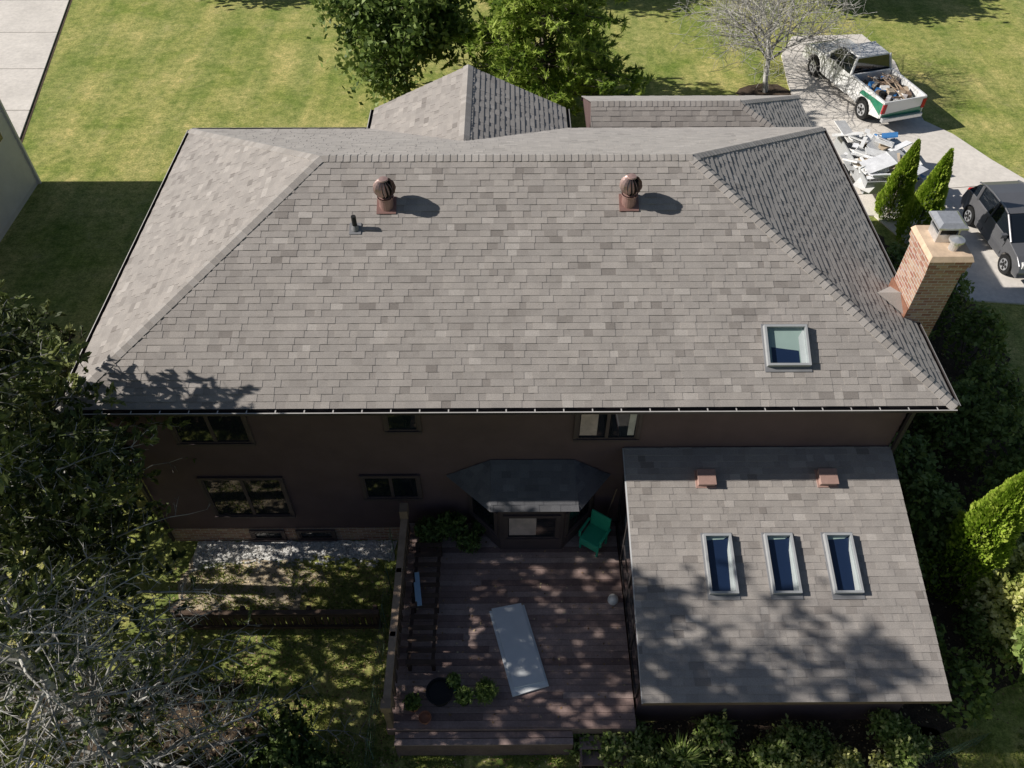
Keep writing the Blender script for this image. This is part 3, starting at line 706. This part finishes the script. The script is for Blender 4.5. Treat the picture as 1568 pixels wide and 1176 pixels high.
q=QB()
for (x0,x1,y0,y1,k) in ((-7.6,-2.5,4.5,10.1,30000),(8.6,12,4,6,8000),(-3,1.5,4,5.8,12000)):
    P=np.stack([rng.uniform(x0,x1,k),rng.uniform(y0,y1,k),np.full(k,.02)],1)
    f=np.array([mnoise.noise(V((p[0]*1.1,p[1]*1.1,3)))+.5*mnoise.noise(V((p[0]*4,p[1]*4,0))) for p in P]); keep=f>-.12
    P=P[keep]; k=len(P); D=np.stack([rng.normal(size=k)*.7,rng.normal(size=k)*.7,np.ones(k)],1)
    q.leaves(P,.09,.22,0,.4+.5*f[keep]+rng.uniform(-.3,.3,k),D,.1,0)
q.obj('grass_tufts',[mat('grass_blades',[(.14,.2,.045),(.31,.38,.09),(.52,.53,.2)],.7,1,.15,trans=.3,spec=.2)])

# ============================================================ DECK
deck=empty('wooden_deck')
k=MB(); y=5.9
while y<10.68:
    xs=[-2.45]; 
    if R_()<.6: xs.append(U(-1,1.4))
    xs.append(2.52)
    for i in range(len(xs)-1): k.bx(xs[i]+.002,xs[i+1]-.002,y,min(y+.135,10.68),.765,.80+U(-.002,.002),0,R_())
    y+=.142
k.bx(-2.45,2.5,5.87,5.895,.5,.79,0,.4); k.bx(-2.47,-2.455,5.88,10.68,.5,.79,0,.4)
for x in(-2.3,0,2.3): k.bx(x-.07,x+.07,5.95,6.09,0,.76,0,.3)
k.bx(-2.3,1.25,5.60,5.72,.66,.70,0,.8); k.bx(-2.3,1.25,5.735,5.855,.66,.70,0,.5); k.bx(-2.3,1.25,5.62,5.66,.0,.65,0,.1)
k.obj('boards',M_deck,deck)
k=MB()
k.box((-2.38,8.15,1.72),(.15,4.5,.04),0,.95); k.box((-2.38,8.15,1.62),(.04,4.4,.09),0,.4); k.box((-2.38,8.15,1.0),(.04,4.4,.09),0,.3)
y=5.95
while y<10.3: k.bx(-2.345,-2.32,y,y+.13,.92,1.68,0,U(.1,.6)); y+=.27
for y in(5.95,7.45,8.9,10.3): k.bx(-2.44,-2.33,y-.05,y+.05,.5,1.74,0,.5)
k.bx(-2.46,-2.28,10.18,10.42,1.74,2.05,0,.6); k.bx(-2.46,-2.26,5.86,6.05,1.74,1.95,0,.6)
k.obj('railing',M_rail,deck)
bn=empty('slatted_deck_bench')
k=MB()
k.bx(-2.12,-2.05,7.0,9.9,1.17,1.22,0,.0); k.bx(-1.62,-1.55,7.0,9.9,1.17,1.22,0,.0)
y=7.02
while y<9.85: k.bx(-2.14,-1.53,y,y+.10,1.22,1.245,0,U(0,.1)); y+=.25
for y in(7.1,8.4,9.8):
    for x in(-2.085,-1.585): k.bx(x-.035,x+.035,y-.04,y+.04,.8,1.17,0,.0)
k.obj('seat_slats_and_legs',M_rail,bn)
k=MB(); k.bx(1.4,2.4,5.6,5.87,.38,.42,0,.6); k.bx(1.4,2.4,5.35,5.62,.18,.22,0,.5); k.bx(1.4,1.44,5.35,5.87,.0,.4,0,.3); k.obj('steps',M_deck,deck)
fb=MB()
def slabq(mb,pts,z,h,m=0):
    mb.poly([(x,y,z+h) for x,y in pts],m); n=len(pts)
    for i in range(n):
        a,b=pts[i],pts[(i+1)%n]; mb.poly([(a[0],a[1],z+h),(a[0],a[1],z),(b[0],b[1],z),(b[0],b[1],z+h)],m)
slabq(fb,[(-.45,8.38),(.32,8.53),(.80,6.72),(.05,6.50)],.81,.04); slabq(fb,[(-.40,8.42),(.25,8.55),(.74,6.80),(.08,6.66)],.855,.035); fb.obj('foam_board_stack',M_foam)
def pot(name,x,y,z,r,h,m,plant=None):
    k=MB(); k.lathe((x,y,z),[(0,0.01),(r*.72,0.0),(r,h),(r*1.08,h),(r*1.08,h-.03),(r*.93,h-.03),(r*.9,h-.07),(0,h-.07)],18,0); o=k.obj(name,m,smooth=False)
    if plant:
        p=lumps('potted_plant_foliage',[(x,y,z+h+.08,r*1.1,r*1.1,.18)],700,.08,.45,plant,parent=o,fl=.6)
pot('black_plant_pot',-1.42,6.5,.8,.26,.36,M_black); pot('green_plant_pot',-1.15,6.72,.8,.12,.2,M_greenpl,M_leaf); pot('black_plant_pot',-.93,6.42,.8,.14,.22,M_black,M_leaf); pot('terracotta_plant_pot',-1.95,6.3,.8,.13,.2,M_terra,M_leafdk)
pot('terracotta_plant_pot',-2.0,10.35,.8,.16,.24,M_terra,M_leaf); pot('black_plant_pot',-.7,10.4,.8,.15,.24,M_black,M_leafdk); pot('terracotta_plant_pot',-1.7,6.05,.8,.12,.18,M_terra)
lumps('potted_fern',[(-.5,6.55,1.0,.2,.2,.16)],900,.12,.25,M_leaf,fl=.7)
k=MB(); k.lathe((2.28,8.6,.8),[(0,.0),(.09,.02),(.12,.1),(.11,.19),(.05,.24),(0,.25)],14,0); k.obj('white_jug',M_white,smooth=True)
k=MB(); M=Matrix.Translation((-2.0,8.75,1.26))@Matrix.Rotation(.15,4,'Z'); k.bx(-.05,.05,-.45,.35,0,.03,0,M=M); k.bx(-.08,-.02,-.35,.1,.03,.05,0,M=M); k.obj('spirit_level',M_lblue)
ch=empty('green_plastic_chair',(1.95,10.05,.8),-.6)
k=MB(); k.box((0,0,.42),(.5,.48,.04)); 
for sx in(-1,1):
    for sy in(-1,1): k.box((sx*.22,sy*.21,.2),(.05,.05,.4))
    k.box((sx*.27,0,.64),(.06,.46,.03)); k.box((sx*.27,-.2,.53),(.05,.04,.2))
k.box((0,.25,.68),(.5,.03,.5)); k.box((0,-.23,.3),(.5,.03,.2))
k.box((0,.26,.94),(.5,.04,.08)); k.obj('seat_and_legs',M_greenpl,ch,bevel=.012)
k=MB(); k.tube((2.2,10.5,.85),(2.42,10.6,2.3),.016,n=8,m=0); k.box((2.2,10.48,.9),(.3,.06,.12),1,.5); k.obj('push_broom',[M_rail,M_black])

# low fence across the yard, lengthened rightward to draw its shadow line as boards
k=MB(); x=-7.3
while x<-2.95:
    k.bx(x,x+.10,8.36,8.385,.05,.9,0,U(0,.15)); x+=.137
k.bx(-7.35,-2.88,8.30,8.355,.76,.85,0,.05); k.bx(-7.35,-2.88,8.30,8.355,.2,.29,0,.05); k.bx(-7.37,-2.86,8.29,8.40,.9,.93,0,.15)
for x in(-7.3,-5.85,-4.4,-2.95): k.bx(x-.045,x+.045,8.39,8.48,0,.98,0,.1)
k.obj('low_fence_and_shadow_line',M_rail)
k=MB()
for i in range(7): 
    y=4.6+i*.95; k.tube((-2.78,y,0),(-2.78,y,1.15),.012,n=6)
for z in(.25,.5,.75,1.0,1.12): k.tube((-2.78,4.5,z),(-2.78,10.4,z),.003,n=4,cap=False)
k.obj('wire_fence',M_wire)
k=MB(); 
for i in range(7):
    x=8.35+i*.2; k.tube((x,5.35+i*.065,0),(x,5.35+i*.065,.7),.004,n=4)
for z in np.arange(.1,.75,.2): k.tube((8.33,5.35,z),(9.63,5.78,z),.004,n=4,cap=False)
k.obj('wire_fence',M_wire)

# ============================================================ VEHICLES
def arc(cx,cz,r,n=9):
    return [(cx+r*math.cos(math.pi*i/n),cz+r*math.sin(math.pi*i/n)) for i in range(n+1)]
def wheel(mb,x,y,r,w,sgn):
    mb.tube((x,y-w/2,r),(x,y+w/2,r),r,n=22,m=0); mb.tube((x,y+sgn*(w/2-.01),r),(x,y+sgn*(w/2+.01),r),r*.62,n=16,m=1)
    mb.tube((x,y+sgn*(w/2+.01),r),(x,y+sgn*(w/2+.02),r),r*.2,n=10,m=0)
    for a in range(5):
        t=a*1.2566; mb.box((x+math.cos(t)*r*.38,y+sgn*(w/2+.012),r+math.sin(t)*r*.38),(.09,.006,.09),0)
pk=empty('pickup_truck',(14.62,32.15,.05),math.radians(90+16.2))
hwp=lambda z: 1.0 if z<.9 else 1-.06*(z-.9)/.3
low=[(-.56,.48),(-.56,1.2),(1.3,1.2),(1.45,1.17),(2.55,1.08),(2.82,.98),(2.9,.75),(2.88,.42)]+[(2.45,.42)]+arc(1.93,.42,.48)+[(1.4,.4),(-.56,.42)]
k=MB(); k.extr(low,-.97,.97,0,hw=hwp); k.obj('cab_and_hood',M_wpaint,pk,bevel=.04)
k=MB(); bed=[(-2.85,.58),(-2.85,1.28),(-.6,1.28),(-.6,.48)]+[(-1.2,.46)]+arc(-1.77,.42,.48)+[(-2.3,.46)]
k.extr(bed,.87,.97,0); k.extr(bed,-.97,-.87,0); k.bx(-2.9,-2.83,-.95,.95,.6,1.27,0); k.bx(-.66,-.58,-.87,.87,.6,1.3,0); k.obj('bed_sides',M_wpaint,pk,bevel=.015)
k=MB(); k.bx(-2.83,-.66,-.87,.87,.62,.72,0); k.bx(-2.2,-1.35,-.87,-.65,.72,.95,0); k.bx(-2.2,-1.35,.65,.87,.72,.95,0); k.bx(-2.8,2.6,-.5,.5,.35,.5,0); k.obj('bed_floor_and_frame',M_black,pk)
k=MB()
for s in(-1,1): k.poly([(-2.84,.975*s,.72),(-2.84,.975*s,1.2),(-1.5,.975*s,1.1),(-1.35,.975*s,.9),(-2.1,.975*s,.95)],0)
k.poly([(-2.905,-.9,.62),(-2.905,.9,.62),(-2.905,.9,.75),(-2.905,-.9,.88)],0)
k.obj('livery',M_gpaint,pk)
gh=lambda z: 1-.2*(z-1.2)/.65
k=MB(); k.extr([(-.5,1.19),(1.35,1.19),(.68,1.80),(-.38,1.83)],-.93,.93,0,hw=gh); k.obj('windows',M_glass,pk,bevel=.02)
k=MB(); k.box((.15,0,1.835),(1.1,1.46,.06),0,.5,top=.94)
def pil(mb,a,b,w=.045):
    a=V(a);b=V(b); mb.tube(a,b,w,n=6,cap=True)
for s in(-1,1):
    pil(k,(1.33,.92*s,1.2),(.68,.75*s,1.82)); pil(k,(-.49,.92*s,1.2),(-.37,.75*s,1.83),.06); pil(k,(.38,.94*s,1.2),(.25,.755*s,1.82),.03)
    k.box((1.05,1.08*s,1.28),(.1,.2,.16),0)
k.obj('roof_and_pillars',M_wpaint,pk,bevel=.015)
k=MB()
for s in(-1,1):
    for x in(.42,-.5,1.32): k.bx(x-.008,x+.008,.972*s-.004,.972*s+.004,.5,1.15,0)
    k.bx(.5,.62,.965*s-.02,.965*s+.02,1.0,1.03,0)
k.obj('door_seams',M_black,pk)
k=MB(); k.bx(2.86,2.98,-.93,.93,.45,.65,0); k.bx(-3.05,-2.9,-.9,.9,.48,.64,0); k.bx(2.86,2.93,-.5,.5,.7,.95,1); k.obj('bumpers_and_grille',[M_steel,M_black],pk,bevel=.02)
k=MB(); k.bx(2.8,2.92,.55,.9,.76,.95,0); k.bx(2.8,2.92,-.9,-.55,.76,.95,0); k.bx(-2.92,-2.86,.8,.955,.8,1.18,1); k.bx(-2.92,-2.86,-.955,-.8,.8,1.18,1); k.obj('lamps',[M_lamp,M_red],pk)
k=MB()
for x in(1.93,-1.77):
    for s in(-1,1): wheel(k,x,.84*s,.39,.26,s)
k.obj('wheels',[M_dark,M_steel],pk)
random.seed(77); k=MB()
for i in range(60):
    m=random.choice([0,0,0,1,2,2,3,4]); M=Matrix.Translation((U(-2.6,-.85),U(-.7,.7),U(.8,1.22)))@Matrix.Rotation(U(0,3),4,'Z')@Matrix.Rotation(U(-.4,.4),4,'X')
    k.box((0,0,0),(U(.12,.5),U(.08,.3),U(.05,.25)),m,R_(),M)
for i in range(5): x=U(-2.5,-.9);y=U(-.6,.6); k.tube((x,y,.8),(x,y,1.25),.13,n=12,m=random.choice([0,3,1]))
for i in range(5): k.tube((U(-2.8,-2.2),U(-.6,.6),1.2),(U(-1.2,-.8),U(-.6,.6),1.3),.02,n=6,m=random.choice([0,2]))
k.obj('bed_cargo',[M_debris,M_blue,M_rail,M_dark,M_gpaint],pk)

hb=empty('hatchback_car',(16.85,22.0,.05),math.radians(-86))
low=[(-2.0,.34),(-2.06,.6),(-2.0,.92),(-1.85,1.0),(-1.2,1.02),(.95,.99),(1.6,.88),(1.92,.72),(2.03,.5),(2.0,.3),(1.72,.28)]+arc(1.3,.32,.37)+[(.9,.26),(-.9,.26)]+arc(-1.3,.32,.37)+[(-1.7,.28)]
hc=lambda z: (1-.05*abs(z-.6)/.4)
k=MB(); k.extr(low,-.87,.87,0,hw=hc); k.obj('body',M_gypaint,hb,bevel=.05)
gh=lambda z: .96-.2*(z-1.0)/.5
k=MB(); k.extr([(-1.92,.98),(-1.68,1.33),(-1.45,1.44),(-.9,1.49),(-.1,1.48),(.2,1.42),(1.05,.98)],-.84,.84,0,hw=gh); k.obj('windows',M_glass,hb)
k=MB(); pr=[(-1.75,1.36),(-1.45,1.455),(-.9,1.505),(-.1,1.495),(.15,1.45)]
for i in range(len(pr)-1):
    (xa,za),(xb,zb)=pr[i],pr[i+1]; k.poly([(xa,-.66,za),(xb,-.66,zb),(xb,.66,zb),(xa,.66,za)],0)
for s in(-1,1):
    pil(k,(1.03,.80*s,.99),(.18,.67*s,1.44),.035); pil(k,(-.35,.83*s,.99),(-.4,.68*s,1.47),.03); pil(k,(-1.3,.82*s,.99),(-1.42,.68*s,1.43),.06); k.box((.75,.95*s,1.05),(.12,.2,.13),0)
    for i in range(len(pr)-1): pil(k,(pr[i][0],.66*s,pr[i][1]),(pr[i+1][0],.66*s,pr[i+1][1]),.03)
k.obj('roof_and_pillars',M_gypaint,hb)
k=MB(); 
for s in(-1,1): k.box((1.82,.62*s,.72),(.3,.34,.14),0,top=.7); k.box((-1.97,.68*s,.85),(.16,.26,.26),1,top=.8)
k.bx(1.98,2.045,-.4,.4,.42,.62,2); k.obj('lamps',[M_lamp,M_red,M_black],hb,bevel=.02)
k=MB()
for s in(-1,1):
    for x in(-.4,.85): k.bx(x-.006,x+.006,.862*s-.006,.862*s+.006,.4,.95,0)
k.obj('door_seams',M_black,hb)
k=MB()
for x in(1.3,-1.3):
    for s in(-1,1): wheel(k,x,.77*s,.32,.2,s)
k.obj('wheels',[M_dark,M_steel],hb)

tr=empty('debris_trailer',(13.4,25.9,.05),math.radians(93))
k=MB(); k.bx(-1.6,1.6,-1.0,1.0,.5,.6,0); k.bx(-1.6,1.6,.96,1.0,.6,1.0,0); k.bx(-1.6,1.6,-1.0,-.96,.6,1.0,0); k.bx(-1.6,-1.56,-.96,.96,.6,1.0,0); k.bx(1.56,1.6,-.96,.96,.6,.9,0); k.tube((1.6,0,.5),(2.6,0,.45),.05,n=8); k.box((0,1.1,.75),(1.0,.2,.04)); k.box((0,-1.1,.75),(1.0,.2,.04)); k.obj('bed_and_drawbar',M_lgrey,tr)
k=MB()
for s in(-1,1): wheel(k,0,1.1*s,.33,.2,s)
k.obj('wheels',[M_dark,M_steel],tr)
k=MB()
for i in range(95):
    M=Matrix.Translation((U(-1.4,1.4),U(-.85,.85),U(.75,1.3)))@Matrix.Rotation(U(0,3),4,'Z')@Matrix.Rotation(U(-.4,.4),4,'X')@Matrix.Rotation(U(-.3,.3),4,'Y')
    big=R_()<.55; k.box((0,0,0),(U(.5,1.1) if big else U(.15,.9),U(.3,.7) if big else U(.06,.2),U(.02,.06)),0 if R_()<.93 else 1,random.choice([0,0,0,.02,1,1,.4,.05]),M)
k.obj('debris',[M_debris,M_blue],tr)

# ============================================================ sky, sun, camera
EL=math.radians(33.5); s=V((-math.cos(EL),.03,math.sin(EL))).normalized()
ld=bpy.data.lights.new('sun','SUN'); ld.energy=5.0; ld.angle=math.radians(.53); ld.color=(1,.95,.88)
lo=bpy.data.objects.new('sun',ld); lo.rotation_euler=s.to_track_quat('Z','Y').to_euler(); lo.location=(-30,15,30); link(lo)
w=bpy.data.worlds.new('World'); scene.world=w; w.use_nodes=True; nt=w.node_tree; bg=nt.nodes['Background']
sk=nt.nodes.new('ShaderNodeTexSky'); sk.sky_type='NISHITA'; sk.sun_disc=False; sk.sun_elevation=EL; sk.sun_rotation=math.radians(-88)
nt.links.new(sk.outputs[0],bg.inputs[0]); bg.inputs[1].default_value=.05
cam=bpy.data.cameras.new('camera'); cam.sensor_width=36; cam.lens=28.93; cam.clip_end=2000; cam.clip_start=.1
co=bpy.data.objects.new('camera',cam); co.location=(0,0,17.6); co.rotation_euler=(math.radians(42),0,math.radians(-.35)); link(co); scene.camera=co
scene.view_settings.view_transform='Standard'; scene.view_settings.look='None'; scene.view_settings.exposure=0
